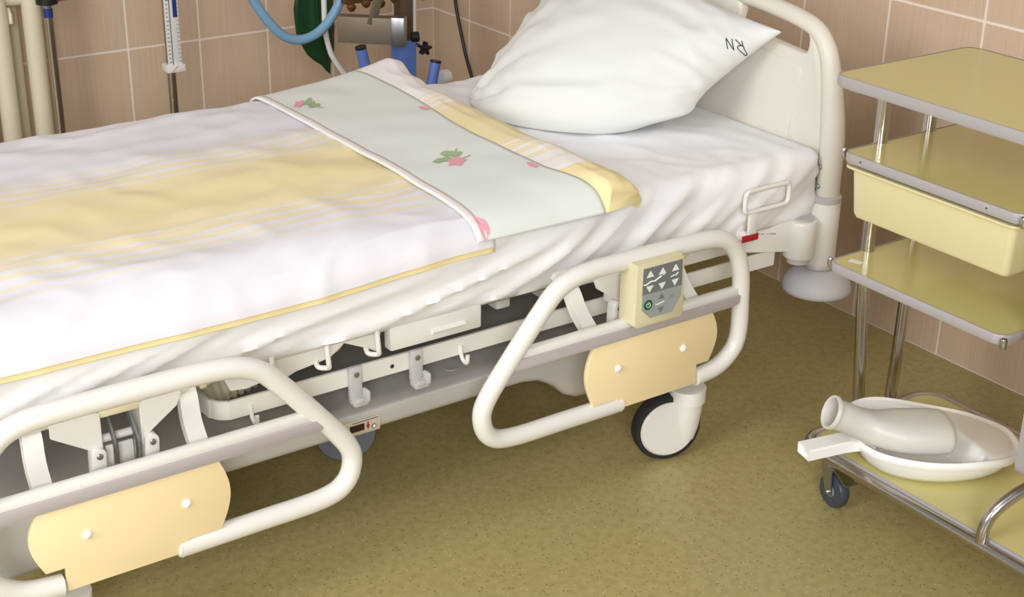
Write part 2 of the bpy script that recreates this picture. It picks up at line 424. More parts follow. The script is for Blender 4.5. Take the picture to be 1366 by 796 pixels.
# display on the base
DX = -.038
dp = G().box((-1.600+DX, -2.2645, .2205), (-1.500+DX, -2.262, .2515), .001).ob('status_display', 'bellows', bed, label='small beige status panel with red digits window')
G().box((-1.566+DX, -2.2655, .229), (-1.535+DX, -2.2644, .243)).ob('screen', 'display_dark', dp, smooth=False)
for x in (-1.576+DX, -1.527+DX): G().prism([(x-.004, .237), (x+.004, .237), (x, .228)], 1, -2.2655, -2.2644).box((x-.0015, -2.2655, .236), (x+.0015, -2.2644, .244)).ob('arrow_mark', 'red_label', dp, smooth=False)
G().lathe([(.005, 0), (.005, .001)], (-1.514+DX, -2.2644, .231), (0, -1, 0), 14).ob('ring_mark', 'ink', dp)
G().lathe([(.0035, 0), (.0035, .0014)], (-1.514+DX, -2.2644, .231), (0, -1, 0), 14).ob('ring_mark', 'label_white', dp)
G().box((-1.56+DX, -2.2655, .2475), (-1.505+DX, -2.2644, .2485)).ob('print_line', 'ink', dp, smooth=False)

# mattress frame: white channel running round below the deck
zf0, zf1 = .320, .356
fp = smooth_path([(-1.862, -1.45, 0), (-1.862, -2.10, 0), (-1.862, -2.205, 0), (-1.858, -2.222, 0), (-1.850, -2.235, 0), (-1.837, -2.243, 0), (-1.820, -2.245, 0), (-1.70, -2.245, 0), (-1.2, -2.245, 0), (-.5, -2.245, 0)], 6)
rings = []
for i, p in enumerate(fp):
    t = (fp[min(i+1, len(fp)-1)]-fp[max(i-1, 0)]).normalized(); nn = V(t.y, -t.x, 0)
    rings.append([V(p.x, p.y, zf0)-nn*.003, V(p.x, p.y, zf0)+nn*.003, V(p.x, p.y, zf1)+nn*.003, V(p.x, p.y, zf1)-nn*.003])
g = G().loft(rings); fr = g.ob('frame_channel', 'bed_paint', bed, sharp=30)
for x in (-1.50, -1.07): G().lathe([(.0045, 0), (.0045, .0005)], (x, -2.248, .336), (0, -1, 0), 10).ob('bolt_hole', 'ink', fr)
for x in (-1.585, -1.452):                                   # grey plastic accessory hooks
    h = G().box((x-.013, -2.262, .298), (x+.013, -2.249, .362), .003).box((x-.016, -2.282, .289), (x+.016, -2.256, .303), .004).box((x+.010, -2.284, .296), (x+.018, -2.262, .318), .003).box((x-.014, -2.284, .296), (x+.004, -2.276, .306), .002)
    h = h.ob('accessory_hook', 'grey_plastic', bed, label='grey plastic hook screwed to frame channel')
    G().lathe([(.0058, 0), (.0058, .0012), (.004, .002)], (x, -2.262, .347), (0, -1, 0), 14).ob('screw', 'zinc', h)
for x in (-1.795, -1.345):                                   # small wire hooks
    G().tube(smooth_path([(x, -2.249, .34), (x, -2.252, .318), (x, -2.262, .310), (x, -2.272, .312), (x, -2.274, .328)], 4), .0042, 8).ob('wire_hook', 'bed_paint', fr)
# mattress deck and panels hanging under it
G().box((-2.5, -2.235, .404), (-.5, -1.40, .416), .003).ob('mattress_deck', 'dark_deck', bed)
pn = G().box((-1.510, -2.262, .374), (-1.305, -2.235, .422), .004).ob('deck_panel', 'bed_paint', bed)
G().tube([(-1.42, -2.2625, .394), (-1.345, -2.2625, .394)], .006, 8).ob('grip_rib', 'bed_paint', pn)
poly = [(-1.52, .422), (-1.53, .374), (-1.548, .385), (-1.60, .41), (-1.63, .388), (-1.70, .379), (-1.72, .372), (-1.745, .380), (-1.80, .372), (-1.83, .376), (-1.85, .422)]
G().prism(poly, 1, -2.245, -2.235).ob('deck_edge_plate', 'bed_paint', bed, smooth=False)
G().prism([(-1.63, .41)]+[(-1.61+.04*math.cos(a), .40+.035*math.sin(a)) for a in [math.pi+math.pi*k/12 for k in range(13)]]+[(-1.57, .41)], 1, -2.20, -2.18, .004).ob('pivot_lug', 'beige_plastic', bed)
for x in (-1.755, -1.645, -1.54):
    G().tube(smooth_path([(x, -2.262, .43), (x, -2.268, .39), (x+.002, -2.262, .378), (x-.012, -2.25, .378), (x-.015, -2.245, .39)], 4), .005, 8).ob('wire_stay', 'bed_paint', bed)
# ribbed bellows of the lifting column
pts = [(-1.86+.26*t, -2.10, .315+.06*t) for t in [k/36 for k in range(37)]]
G().tube(pts, .05, 16, rs=[.045+(.006 if k % 2 else 0) for k in range(37)]).ob('bellows', 'bellows', bed)
G().box((-1.93, -2.2, .372), (-1.76, -2.0, .404), .008).ob('motor_housing', 'bellows', bed)
# side tubes and cross members seen past the head rail
G().box((-1.11, -2.2, .36), (-1.07, -1.4, .40), .004).ob('cross_member', 'bed_paint', bed)
G().box((-1.20, -2.16, .345), (-1.165, -1.4, .40), .004).ob('cross_member', 'bed_paint', bed)
G().box((-.93, -2.24, .372), (-.60, -2.20, .404), .004).ob('side_member', 'bed_paint', bed)
G().tube(smooth_path([(-.975, -2.27, .46), (-.985, -2.30, .42), (-.975, -2.32, .37), (-1.0, -2.30, .33)], 5), .006, 8).ob('control_cable', 'tube_white', bed)
# head cross beam, pivot sleeves and corner post
def dbox(a, b, hy, z0, z1, nm, mt, bev=.006):
    a, b = Vector((*a, 0)), Vector((*b, 0)); d = b-a; ang = math.atan2(d.y, d.x); L = d.length; c = (a+b)/2
    return G().box((c.x-L/2, c.y-hy, z0), (c.x+L/2, c.y+hy, z1), bev, rot=Matrix.Rotation(ang, 3, 'Z')).ob(nm, mt, bed)
beam = dbox((-.80, -2.085), (-.455, -2.272), .02, .357, .432, 'head_beam', 'bed_paint')
ang = math.atan2(-.187, .345); ux, uy = math.cos(ang), math.sin(ang); nx, ny = uy, -ux
def on_beam(sx, z, off): return V(-.80+ux*sx+nx*(.0201+off), -2.085+uy*sx+ny*(.0201+off), z)
G().add([on_beam(a, z, .0006) for a, z in ((.285, .399), (.338, .399), (.338, .408), (.285, .408))], [[0, 1, 2, 3]]).ob('article_label', 'label_white', beam, smooth=False)
tv, tf = text_mesh('Art. Nr. 12134656', .0068)
G().add([on_beam(.3115+p.x*.86, .4035+p.y, .0012) for p in tv], tf).ob('label_text', 'ink', beam, smooth=False)
XP = -.385
G().lathe([(.034, .340), (.037, .344), (.037, .424), (.035, .428), (.030, .430)], (-.450, -2.272, 0)).ob('beam_sleeve', 'bed_paint', bed)
G().lathe([(.028, 0), (.028, .004)], (-.450, -2.272, .4302)).ob('sleeve_cap', 'grey_plastic', bed)
G().lathe([(.026, .326), (.026, .340)], (-.450, -2.272, 0)).ob('sleeve_cap', 'grey_plastic', bed)
G().box((-.45, -2.282, .345), (-.385, -2.258, .418), .006).ob('sleeve_web', 'bed_paint', bed)
for yy, nm in ((-2.276, 1), (2*YC+2.276, 2)):
    G().lathe([(.030, .306), (.035, .312), (.036, .32), (.036, .466), (.034, .470)], (XP, yy, 0)).ob('post_sleeve', 'bed_paint', bed)
    G().lathe([(.0365, .462), (.0365, .474), (.030, .478)], (XP, yy, 0)).ob('sleeve_ring', 'grey_plastic', bed)
    G().lathe([(.02, .300), (.032, .3005), (.036, .305), (.033, .311)], (XP, yy, 0)).ob('bumper_collar', 'grey_plastic', bed)
    G().lathe([(.028, .3005), (.045, .297), (.063, .287), (.075, .271), (.0805, .255), (.079, .246), (.068, .241), (.05, .240)], (XP, yy, 0), seg=36).ob('wall_bumper', 'bumper_grey', bed, sharp=60, label='grey dome shaped wall bumper')

# headboard: bent outer frame, panel with two grip slots, raised inset panel
hb_half = [(-2.279, .466), (-2.279, .58), (-2.272, .655), (-2.256, .742), (-2.238, .795), (-2.205, .832), (-2.15, .849), (-2.06, .860), (-1.95, .868), (YC, .871)]
path = smooth_path([(XP, y, z) for y, z in hb_half] + [(XP, 2*YC-y, z) for y, z in hb_half[::-1][1:]], 5)
hb = G().tube(path, .0255, 16, rs=[.0275 if p.z < .6 else .0275-.008*sstep(.6, .85, p.z) for p in path], flat=(1.0, (1, 0, 0))).ob('headboard', 'headboard_plastic', bed, label='cream moulded headboard with rounded grip bar')
left = [(-2.270, .478), (-2.270, .60), (-2.262, .68), (-2.246, .76), (-2.232, .795), (-2.212, .822), (-2.195, .835), (-2.178, .838), (-2.184, .828), (-2.191, .814), (-2.191, .796), (-2.187, .784), (-2.176, .779), (-2.155, .780), (-2.06, .789), (-1.985, .794), (-1.969, .800), (-1.966, .81), (-1.972, .835), (-1.968, .850), (-1.955, .86)]
poly = left + [(2*YC-y, z) for y, z in left[::-1]]
G().prism(poly, 0, XP-.014, XP+.014, .007, 3).ob('headboard_panel', 'headboard_plastic', hb, sharp=50)
inset = [(-2.150, .49), (-2.157, .582), (-2.171, .674), (-2.1815, .735), (-2.178, .747), (-2.163, .752), (-2.06, .763), (-1.95, .768), (YC, .770)]
poly = inset + [(2*YC-y, z) for y, z in inset[::-1][1:]]
G().prism(poly, 0, XP-.0175, XP-.010, .0028, 3).ob('inset_panel', 'headboard_plastic', hb, sharp=50)
for z in (.545, .500): G().lathe([(.006, 0), (.006, .004), (.003, .006)], (XP-.027, -2.276, z), (-1, 0, 0), 12).ob('screw', 'zinc', hb)

# wire mattress holder at the head end, with its stalk and red label
wh = smooth_path([(-.668, 0, .535), (-.662, 0, .543), (-.65, 0, .545), (-.56, 0, .545), (-.546, 0, .543), (-.541, 0, .534), (-.541, 0, .508), (-.546, 0, .500), (-.56, 0, .497), (-.65, 0, .497), (-.664, 0, .499), (-.668, 0, .508)], 4, closed=True)
wh = [V(p.x, -2.312, p.z) for p in wh] + [V(wh[0].x, -2.312, wh[0].z)]
G().tube(wh, .0052, 10).box((-.655, -2.316, .440), (-.631, -2.309, .500), .002).box((-.652, -2.314, .424), (-.634, -2.25, .444), .003).ob('mattress_holder', 'bed_paint', bed, label='white wire loop holding mattress at the head end')
G().box((-.672, -2.3175, .432), (-.626, -2.3135, .447), .001).ob('warning_label', 'red_label', bed)

# casters
def caster(x, y, ang, r=.075):
    ax = V(math.cos(ang), math.sin(ang), 0); c = V(x, y, r)
    sd = V(-ax.y, ax.x, 0)
    w_ = G().lathe([(r-.012, -.016), (r-.003, -.016), (r, -.011), (r, .011), (r-.003, .016), (r-.012, .016)], c, ax, 40).ob('caster', 'black_rubber', bed)
    G().lathe([(r-.014, -.02), (r-.0115, -.017), (r-.0115, .017), (r-.016, .022), (r-.03, .0235)], c, ax, 40).ob('wheel_cover', 'bed_paint', w_)
    p = c + sd*.044 + ax*.004
    G().tube([p+V(0, 0, -.03), p+V(0, 0, .0), p+V(0, 0, .04), p+V(0, 0, .085)], .026, 20, rs=[.020, .028, .033, .035]).ob('caster_column', 'bed_paint', w_)
    G().lathe([(.039, 0), (.039, .03)], (p.x, p.y, .135), seg=20).ob('caster_socket', 'bed_paint', w_)
for x, y in ((-.893, -2.357), (-2.235, -2.357), (-.893, -1.34), (-2.235, -1.34)): caster(x, y, math.radians(252))
# central fifth wheel
c = V(-1.468, -1.99, .065); ax = V(-.35, -.93, 0)
f5 = G().lathe([(.05, -.014), (.062, -.014), (.065, -.009), (.065, .009), (.062, .014), (.05, .014)], c, ax, 32).ob('steering_wheel', 'fifth_tyre', bed, label='grey fifth wheel under the middle of the base')
G().lathe([(.05, -.012), (.051, .012), (.042, .015), (.038, .009), (.02, .010), (.012, .018)], c, ax, 32).ob('wheel_rim', 'caster_rim', f5)
G().box((-1.505, -2.0, .10), (-1.475, -1.965, .23), .004).ob('wheel_fork', 'bed_paint', f5)

# ------------------------------------------------------------------ mattress and sheet
YN, YF, ZT, ZB = -2.278, -1.362, .585, .422
def sheet_pt(x, s, ins):
    # s in 0..1 round the cross-section: far bottom, over the top, near bottom
    R_ = .038; ye, yf, zt, zb = YN+ins, YF-ins, ZT-ins*.8, ZB
    hs = zt-zb-R_; wtop = yf-ye-2*R_; arc = R_*math.pi/2
    und = .06; T = 2*hs+wtop+2*arc+2*und; d = s*T
    if d < und: return V(x, yf-.02-(und-d)*.9, zb-.004), V(0, 0, -1)
    d -= und
    if d < hs: return V(x, yf-.02*(1-d/hs)**2, zb+d), V(0, 1, 0)
    d -= hs
    if d < arc: a = d/R_; return V(x, yf-R_+R_*math.cos(a), zt-R_+R_*math.sin(a)), V(0, math.cos(a), math.sin(a))
    d -= arc
    if d < wtop: return V(x, yf-R_-d, zt), V(0, 0, 1)
    d -= wtop
    if d < arc: a = d/R_; return V(x, ye+R_-R_*math.sin(a), zt-R_+R_*math.cos(a)), V(0, -math.sin(a), math.cos(a))
    d -= arc
    if d < hs: return V(x, ye+.02*(d/hs)**2, zt-R_-d), V(0, -1, 0)
    d -= hs
    return V(x, ye+.02+d*.9, zb-.004), V(0, 0, -1)
def crease(x):                                                    # sharp folds from smooth noise
    return 1-min(1, abs(x)*3.2)
rows = []
xs_ = [(-.4075, .030), (-.4085, .020), (-.412, .011), (-.418, .005), (-.426, .001)] + [(-.436-.0125*k, 0) for k in range(166)] + [(-2.515, .01), (-2.52, .03)]
NS = 116
for x, ins in xs_:
    row = []
    for k in range(NS+1):
        p, n_ = sheet_pt(x, k/NS, ins)
        side = max(0, -n_.y); top = max(0, n_.z)
        kk = .30+.35*sstep(-1.25, -.85, p.x)
        q = p.z-kk*(p.x+1.25)+.03*math.sin(4*p.x)
        d = side*(.012*crease(nz(q*15, p.x*1.5+3, 2))**1.3 + .007*crease(nz(q*28, p.x*2.2, 4)) + .003*nz(q*60, p.x*4, 9) + .007*nz(p.x*4, p.z*2, 1))
        d += top*(.003*nz(p.x*9+p.y*6, p.y*7, 2) + .004*crease(nz(p.x*6-p.y*5, p.y*3+p.x*3, 6)) + .003*crease(nz(p.x*11+p.y*3, p.y*5, 2)))*sstep(.40, .5, -p.x)
        hang = .010*nz(p.x*7, 0, 12)+.004*nz(p.x*17, 0, 3)
        p = p+n_*d
        if side > .9: p.z += hang*sstep(.50, .42, p.z)
        row.append(p)
    rows.append(row)
sh = G().grid(rows); nrow = len(xs_)
sh.f.append([k for k in range(NS+1)][::-1]); sh.f.append([(nrow-1)*(NS+1)+k for k in range(NS+1)])
sh = sh.ob('bed_sheet', 'sheet', sharp=70)
tag(sh, 'plain white creased sheet covering the mattress, its side hanging behind the rails', 'sheet')

# ------------------------------------------------------------------ duvet with turned back cuff
base = [(-1.338, .50), (-1.337, .55), (-1.345, .59), (-1.37, .612), (-1.42, .618), (-1.6, .620), (-1.82, .622), (-2.05, .620), (-2.19, .616), (-2.245, .609), (-2.278, .596), (-2.296, .576), (-2.302, .556)]
bpath = smooth_path([(0, y, z) for y, z in base], 10)
NB = len(bpath)
duv_loc = (-1.9, YC, .59)
duvet_top = thing('duvet', 'thin white duvet with faded yellow striped band down its middle', 'duvet', duv_loc)
def bnorm(i):
    t = (bpath[min(i+1, NB-1)]-bpath[max(i-1, 0)]).normalized(); return V(0, t.z, -t.y)      # path runs far -> near
rows = []; rows2 = []
for a in range(126):
    x = -2.56+1.26*a/125; row = []; row2 = []
    drop = .018*sstep(-1.35, -1.75, x)
    for i, p in enumerate(bpath):
        n_ = bnorm(i)
        d = .006*nz(x*5+p.y*3, p.y*6, 1)+.005*crease(nz(x*2.5+p.y*1.5, p.y*7-x*1.2, 8))**1.5+.0035*crease(nz(x*6-p.y*2, p.y*9, 3))+.002*nz(x*14, p.y*14, 5)
        q = V(x, p.y, p.z)+n_*(d-.002)
        nearf = sstep(-2.20, -2.30, p.y); q.z -= drop*nearf
        row.append(q); row2.append(q-n_*.006)
    rows.append(row)
    # yellow lining, a little longer than the cover at the near edge
    e = [r.copy() for r in row2]
    rows2.append([V(r.x, r.y-(.0035 if i > NB-16 else 0), r.z-(.010*sstep(NB-16, NB-1, i))) for i, r in enumerate(e)])
dcov = G().grid(rows).ob('cover', 'duvet_stripes', duvet_top, sharp=80)
dl = G().grid(rows2).ob('lining', 'duvet_yellow', duvet_top, sharp=80, label='yellow lining showing as a narrow border')
for o, t in ((dcov, .004), (dl, .004)):
    md = o.modifiers.new('thickness', 'SOLIDIFY'); md.thickness = t; md.offset = -1 if o is dcov else -1
# cuff: duvet folded back on itself; thin at the hem, thick at the fold
def cuff_h(x, y):
    fold = interp([(-2.30, -.992), (-2.19, -1.02), (-1.97, -1.037), (-1.65, -1.026), (-1.50, -1.005), (-1.36, -.972)], y)
    xb = interp([(-2.30, -1.062), (-2.18, -1.108), (-1.97, -1.118), (-1.5, -1.075)], y)
    t = [(-1.345, .009), (-1.30, .013), (xb-.10, .022), (xb, .034), (fold-.04, .041), (fold-.012, .041), (fold+.014, .031), (fold+.028, .014), (fold+.034, -.018), (fold+.030, -.034)]
    return t, fold
def cuff_row(s, i):                            # s: 0 hem .. 1 under the fold
    p = bpath[i]; y = p.y; tab, fold = cuff_h(0, y)
    k = s*(len(tab)-1); j = min(int(k), len(tab)-2); t = k-j
    x = tab[j][0]+(tab[j+1][0]-tab[j][0])*t; h = tab[j][1]+(tab[j+1][1]-tab[j][1])*t
    x += .010*nz(y*5, 0, 2)
    bump = 1+.35*sstep(-1.55, -1.40, y)*sstep(.3, .8, s)
    if h > 0: h *= bump
    if s > .45: h += .006*nz(x*9, y*14, 5)*min(1, max(0, h*40))
    h += .003*nz(x*10+y*4, y*9, 3)*(1 if s < .9 else 0)
    n_ = bnorm(i); 
    return V(x, y+n_.y*max(h, 0)*1.0, p.z+(n_.z*h if h > 0 else h))
i0, i1 = 14, NB-9
SB = 1/3                                        # where the plain cuff ends and the striped fold begins
def build(sa, sb, ns):
    rows = []
    for i in range(i0, i1+1):
        rows.append([cuff_row(sa+(sb-sa)*k/ns, i) for k in range(ns+1)])
    return rows
# fine cross-section of the cuff along its length
cuff = G().grid(build(0, SB, 30)).ob('turned_back_cuff', 'cuff_cloth', duvet_top, sharp=80, label='pale grey green turned back cuff printed with roses')
md = cuff.modifiers.new('thickness', 'SOLIDIFY'); md.thickness = .005; md.offset = -1
iN = max(i for i in range(NB) if bpath[i].y > -2.236)
rr = [[cuff_row(SB+(1-SB)*k/30, i) for k in range(31)] for i in range(i0, iN+1)]
# close the near end of the fold into a blunt tip that sticks out over the mattress edge
last = rr[-1]; tip = []
cen = sum(last, Vector())/len(last)
for i in range(iN+1, i1+1):
    t_ = (i-iN)/(i1-iN); q = .082*math.sin(t_*math.pi/2); sc = (1-t_**6*.55); dz = .022*t_**2; row = []
    for k, p in enumerate(last):
        free = V(p.x+.25*q*k/30, p.y-q, cen.z+(p.z-cen.z)*sc-dz+.003*nz(p.x*30, q*40, 2))
        row.append(cuff_row(SB+(1-SB)*k/30, i).lerp(free, sstep(0, 7, k)))
    tip.append(row)
roll = G().grid(rr+tip)
roll.f.append([len(roll.v)-31+k for k in range(31)])
roll = roll.ob('folded_edge', 'roll_stripes', duvet_top, sharp=80, label='yellow striped folded edge of the duvet')
# pale pink hem along the free edge of the cuff
hem = [[cuff_row(q, i)+V(-.002 if q == 0 else 0, 0, .0006 if q > 0 else -.004) for q in (0, .004, .02, .04)] for i in range(i0, i1+1)]
hm = G().grid(hem).ob('hem', 'hem_pink', duvet_top)
md = hm.modifiers.new('thickness', 'SOLIDIFY'); md.thickness = .002; md.offset = -1
# printed roses, laid on the cuff
def on_cuff(s, i): 
    a = int(i); t = i-a; p = cuff_row(s, a).lerp(cuff_row(s, min(a+1, NB-1)), t); return p+V(0, 0, .0016)
def find_i(y):
    for i in range(i0, i1):
        if bpath[i].y <= y: return i0 if i == i0 else i-1+(bpath[i-1].y-y)/(bpath[i-1].y-bpath[i].y)
    return i1
def s_of_x(x, y):
    lo, hi = 0, SB
    i = find_i(y)
    for _ in range(24):
        mid = (lo+hi)/2
        if on_cuff(mid, i).x < x: lo = mid
        else: hi = mid
    return lo, i
def decal(pts, mt, nm):                        # pts: outline round a centre, in bed x,y
    cx = sum(p[0] for p in pts)/len(pts); cy = sum(p[1] for p in pts)/len(pts)
    vs_ = [on_cuff(*s_of_x(cx, cy))] + [on_cuff(*s_of_x(*p)) for p in pts]
    G().add(vs_, [[0, 1+k, 1+(k+1) % len(pts)] for k in range(len(pts))]).ob(nm, mt, cuff, smooth=False)
def blob(cx, cy, rx, ry, rot, lob, amp, n=26):
    out = []
    for k in range(n):
        a = 2*math.pi*k/n; r = 1+amp*math.cos(lob*a)+.06*math.sin(5*a+cx*30)
        x, y = rx*r*math.cos(a), ry*r*math.sin(a); out.append((cx+x*math.cos(rot)-y*math.sin(rot), cy+x*math.sin(rot)+y*math.cos(rot)))
    return out
def leafp(cx, cy, L, W, rot, n=9):
    o = [(-L+2*L*k/n, W*math.sin(math.pi*k/n)**.8) for k in range(n+1)]+[(L-2*L*k/n, -W*math.sin(math.pi*k/n)**.8) for k in range(1, n)]
    return [(cx+x*math.cos(rot)-y*math.sin(rot), cy+x*math.sin(rot)+y*math.cos(rot)) for x, y in o]
def cl(c, dx, dy):                              # the print is drawn turned on the cloth; dx, dy in units of 1.8 mm
    return (c[0]+.82*dx*.00178-.58*dy*.0042, c[1]-.58*dx*.00178-.82*dy*.0042)
def leafq(c, x0, y0, x1, y1, W, n=8):
    L_ = math.hypot(x1-x0, y1-y0); ux_, uy_ = (x1-x0)/L_, (y1-y0)/L_; o = []
    for sgn in (1, -1):
        for k in range(n+1):
            t = k/n if sgn > 0 else 1-k/n
            if sgn < 0 and k in (0, n): continue
            ww = sgn*W*math.sin(math.pi*t)**.8*(1+.25*math.sin(9*t))
            o.append(cl(c, x0+ux_*L_*t-uy_*ww, y0+uy_*L_*t+ux_*ww))
    return o
def petal(c, x, y, rx_, ry_, ph): return [cl(c, x+rx_*(1+.22*math.cos(5*a+ph))*math.cos(a), y+ry_*(1+.22*math.cos(5*a+ph))*math.sin(a)) for a in [2*math.pi*k/30 for k in range(30)]]
ra, rb_ = (-1.225, -2.035), (-1.283, -1.512)
decal(petal(ra, 4, 4, 9.5, 5.5, 1), 'print_pink', 'rose_print')
for q in ((-23, 3, -2, -1, 3.2), (-16, -7, 8, -5, 3.6), (-2, -2, 10, -7, 2.4)): decal(leafq(ra, *q), 'print_green', 'leaf_print')
decal(leafq(ra, 0, -5, 3, -12, 1.0), 'print_green', 'stem_print'); decal(leafq(ra, 9, 1, 20, -3, .6), 'print_green', 'stem_print')
decal(petal(rb_, -10, 0, 6, 5.5, 0), 'print_pink', 'rose_print')
for q in ((-4, 1, 3, -9, 4.2), (-2, 0, 10, -2, 3.2), (3, 5, 18, 3, 4.2)): decal(leafq(rb_, *q), 'print_green', 'leaf_print')
decal(leafq(rb_, 14, 6, 24, 10, .6), 'print_green', 'stem_print')
decal(blob(-1.112, -1.74, .006, .020, .0, 2, .1), 'print_pink', 'rose_print')
decal(blob(-1.125, -2.17, .006, .018, .0, 2, .1), 'print_pink', 'rose_print')
decal(blob(-1.325, -2.285, .010, .016, .0, 3, .2), 'print_pink', 'rose_print')

# ------------------------------------------------------------------ pillow
A, Cc, B, E_ = V(-.892, -1.588, .595), V(-.592, -2.030, .640), V(-.432, -2.140, .822), V(-.435, -1.385, .865)
pbot = smooth_path([A, (-.918, -1.690, .596), (-.893, -1.810, .597), (-.815, -1.915, .597), (-.715, -1.985, .604), Cc], 12)
def pil(u, v):                                # u -1..1 far -> near, v -1..1 bottom -> top
    uu = u*(1-.075*(1-v*v)); vv = v*(1-.05*(1-u*u)) if v > 0 else v
    a, b = (uu+1)/2, (vv+1)/2
    k = a*(len(pbot)-1); j = min(int(k), len(pbot)-2); bo = pbot[j].lerp(pbot[j+1], k-j)
    return A*(1-a)*(1-b)+Cc*a*(1-b)+B*a*b+E_*(1-a)*b + (bo-A*(1-a)-Cc*a)*(1-b)
def pil_n(u, v):
    e = .02; du = pil(min(1, u+e), v)-pil(max(-1, u-e), v); dv = pil(u, min(1, v+e))-pil(u, max(-1, v-e))
    n_ = du.cross(dv).normalized()
    return n_ if n_.x < 0 else -n_
def pil_front(u, v):
    w_ = max(0, (1-u*u)*(1-v*v)); n_ = pil_n(u, v)
    th = .120*(max(0, 1-u*u)**(.80 if u < 0 else .58))*(max(0, 1-v*v)**.45)*(1-.6*math.exp(-((u+1)**2+(v+1)**2)/.3))
    ed = max(abs(u), abs(v))
    wr_ = .016*crease(nz(u*2.2+v*2, v*2.4-u, 3))*sstep(.35, .9, ed)*(w_**.2) + .005*nz(u*5, v*5, 1)*(w_**.2)
    wr_ += .014*crease(nz(math.atan2(v+1, u+1)*5, 2.0, 7))*math.exp(-((u+1)**2+(v+1)**2)*1.2)*w_**.15
    wr_ += .010*crease(nz(math.atan2(1-v, u+1)*5, 4.0, 7))*math.exp(-((u+1)**2+(v-1)**2)*1.2)*w_**.15
    p = pil(u, v)+n_*(th+wr_)
    return V(min(p.x, -.409), p.y, max(p.z, .592))
def pil_back(u, v):
    w_ = max(0, (1-u*u)*(1-v*v)); p = pil(u, v)-pil_n(u, v)*.075*w_**.45
    return V(min(p.x, -.408), p.y, max(p.z, .591))
NP = 56
par = [math.sin(math.pi/2*(-1+2*k/NP)) for k in range(NP+1)]
g = G(); g.grid([[pil_front(u, v) for u in par] for v in par]); g.grid([[pil_back(u, v) for u in par] for v in par])
bm = bmesh.new()
vv = [bm.verts.new(p) for p in g.v]
for f in g.f: bm.faces.new([vv[i] for i in f])
bmesh.ops.remove_doubles(bm, verts=bm.verts, dist=.0004)
pg = G().bm(bm)
pillow = pg.ob('pillow', 'pillow_cloth', sharp=80)
tag(pillow, 'plump white pillow marked with two letters, leaning on the headboard', 'pillow')
# laundry mark: two hand-stitched letters, upside down for the viewer
def stroke(pts, cu, cv, su, sv):
    out = []
    for i in range(len(pts)-1):
        for k in range(5):
            t = k/5; out.append((pts[i][0]*(1-t)+pts[i+1][0]*t, pts[i][1]*(1-t)+pts[i+1][1]*t))
    out.append(pts[-1])
    P3 = []
    for a, b in out:
        u, v = cu+su[0]*a+su[1]*b, cv+sv[0]*a+sv[1]*b; P3.append(pil_front(u, v)+pil_n(u, v)*.0014)
    G().tube(P3, .0011, 6).ob('letter_stroke', 'ink', pillow)
bowl = [(0, 1)]+[(.55*math.sin(math.pi*k/8), .72+.28*math.cos(math.pi*k/8)) for k in range(9)][1:]
LET_R = [[(0, 0), (0, 1)], bowl, [(.12, .46), (.62, 0)]]
LET_N = [[(.95, 0), (.95, 1), (1.55, 0), (1.55, 1)]]
for st in LET_R+LET_N:
    # turned by 180 degrees and slanted
    stroke([(-(a-.8)*15-.30*(.5-b)*17, -(.5-b)*17-(a-.8)*4) for a, b in st], .945, .41, (.00244, .00286), (.0065, -.01037))

# ------------------------------------------------------------------ trolley
TX0, TX1, TY0, TY1 = -.792, -.420, -3.072, -2.662
tr = thing('bedside_trolley', 'olive cream laminate bedside trolley on steel tubes with a pull out bin', 'trolley', (-.6, -2.9, 0))
def shelf(x0, x1, y0, y1, zt, th, r, nm='shelf'):
    s = G().prism(rrect(x0+.003, x1-.003, y0+.003, y1-.003, r, 6), 2, zt-th+.001, zt).ob(nm, 'shelf_laminate', tr, sharp=30)
    o = rrect(x0, x1, y0, y1, r+.002, 6); i = rrect(x0+.0035, x1-.0035, y0+.0035, y1-.0035, r, 6); n = len(o)
    prof = [(0, zt-th+.003), (-.0, zt-th-.0), (1, zt-th-.0), (1, zt-.0008), (0, zt-.0008)]
    g = G()
    rings = [[V(p[0], p[1], zt-th) for p in i], [V(p[0], p[1], zt-th) for p in o], [V(p[0], p[1], zt-th*.8) for p in rrect(x0-.0015, x1+.0015, y0-.0015, y1+.0015, r+.003, 6)],
             [V(p[0], p[1], zt-th*.2) for p in rrect(x0-.0015, x1+.0015, y0-.0015, y1+.0015, r+.003, 6)], [V(p[0], p[1], zt+.0004) for p in o], [V(p[0], p[1], zt+.0006) for p in i]]
    g.loft(rings, False, False); g.ob('edge_band', 'edge_band', s, sharp=60)
    return s
s1 = shelf(-.800, TX1, -3.16, -2.636, .898, .020, .028)
s2 = shelf(TX0, TX1, TY0, TY1-.010, .760, .018, .022)
s3 = shelf(TX0, TX1, TY0, TY1-.004, .542, .018, .022)
s4 = shelf(-.785, -.425, -3.56, -2.660, .158, .016, .04, 'bottom_shelf')
# bin under the second shelf
def tray(x0, x1, y0, y1, z0, z1, tap):
    o = [rrect(x0+tap+.012, x1-tap-.012, y0+tap+.012, y1-tap-.012, .006, 5), rrect(x0+tap+.004, x1-tap-.004, y0+tap+.004, y1-tap-.004, .010, 5), rrect(x0+tap, x1-tap, y0+tap, y1-tap, .012, 5), rrect(x0, x1, y0, y1, .012, 5)]
    z = [z0, z0+.002, z0+.010, z1]
    g = G(); g.loft([[V(p[0], p[1], zz) for p in r] for r, zz in zip(o, z)], True, False)
    i = [rrect(x0+.003, x1-.003, y0+.003, y1-.003, .011, 5), rrect(x0+tap+.004, x1-tap-.004, y0+tap+.004, y1-tap-.004, .009, 5)]
    g.loft([[V(p[0], p[1], zz) for p in r] for r, zz in zip(i, (z1, z0+.004))], False, True)
    return g
bn = tray(-.782, -.44, -3.052, -2.690, .636, .728, .006).ob('pull_out_bin', 'bin_plastic', tr, sharp=35)
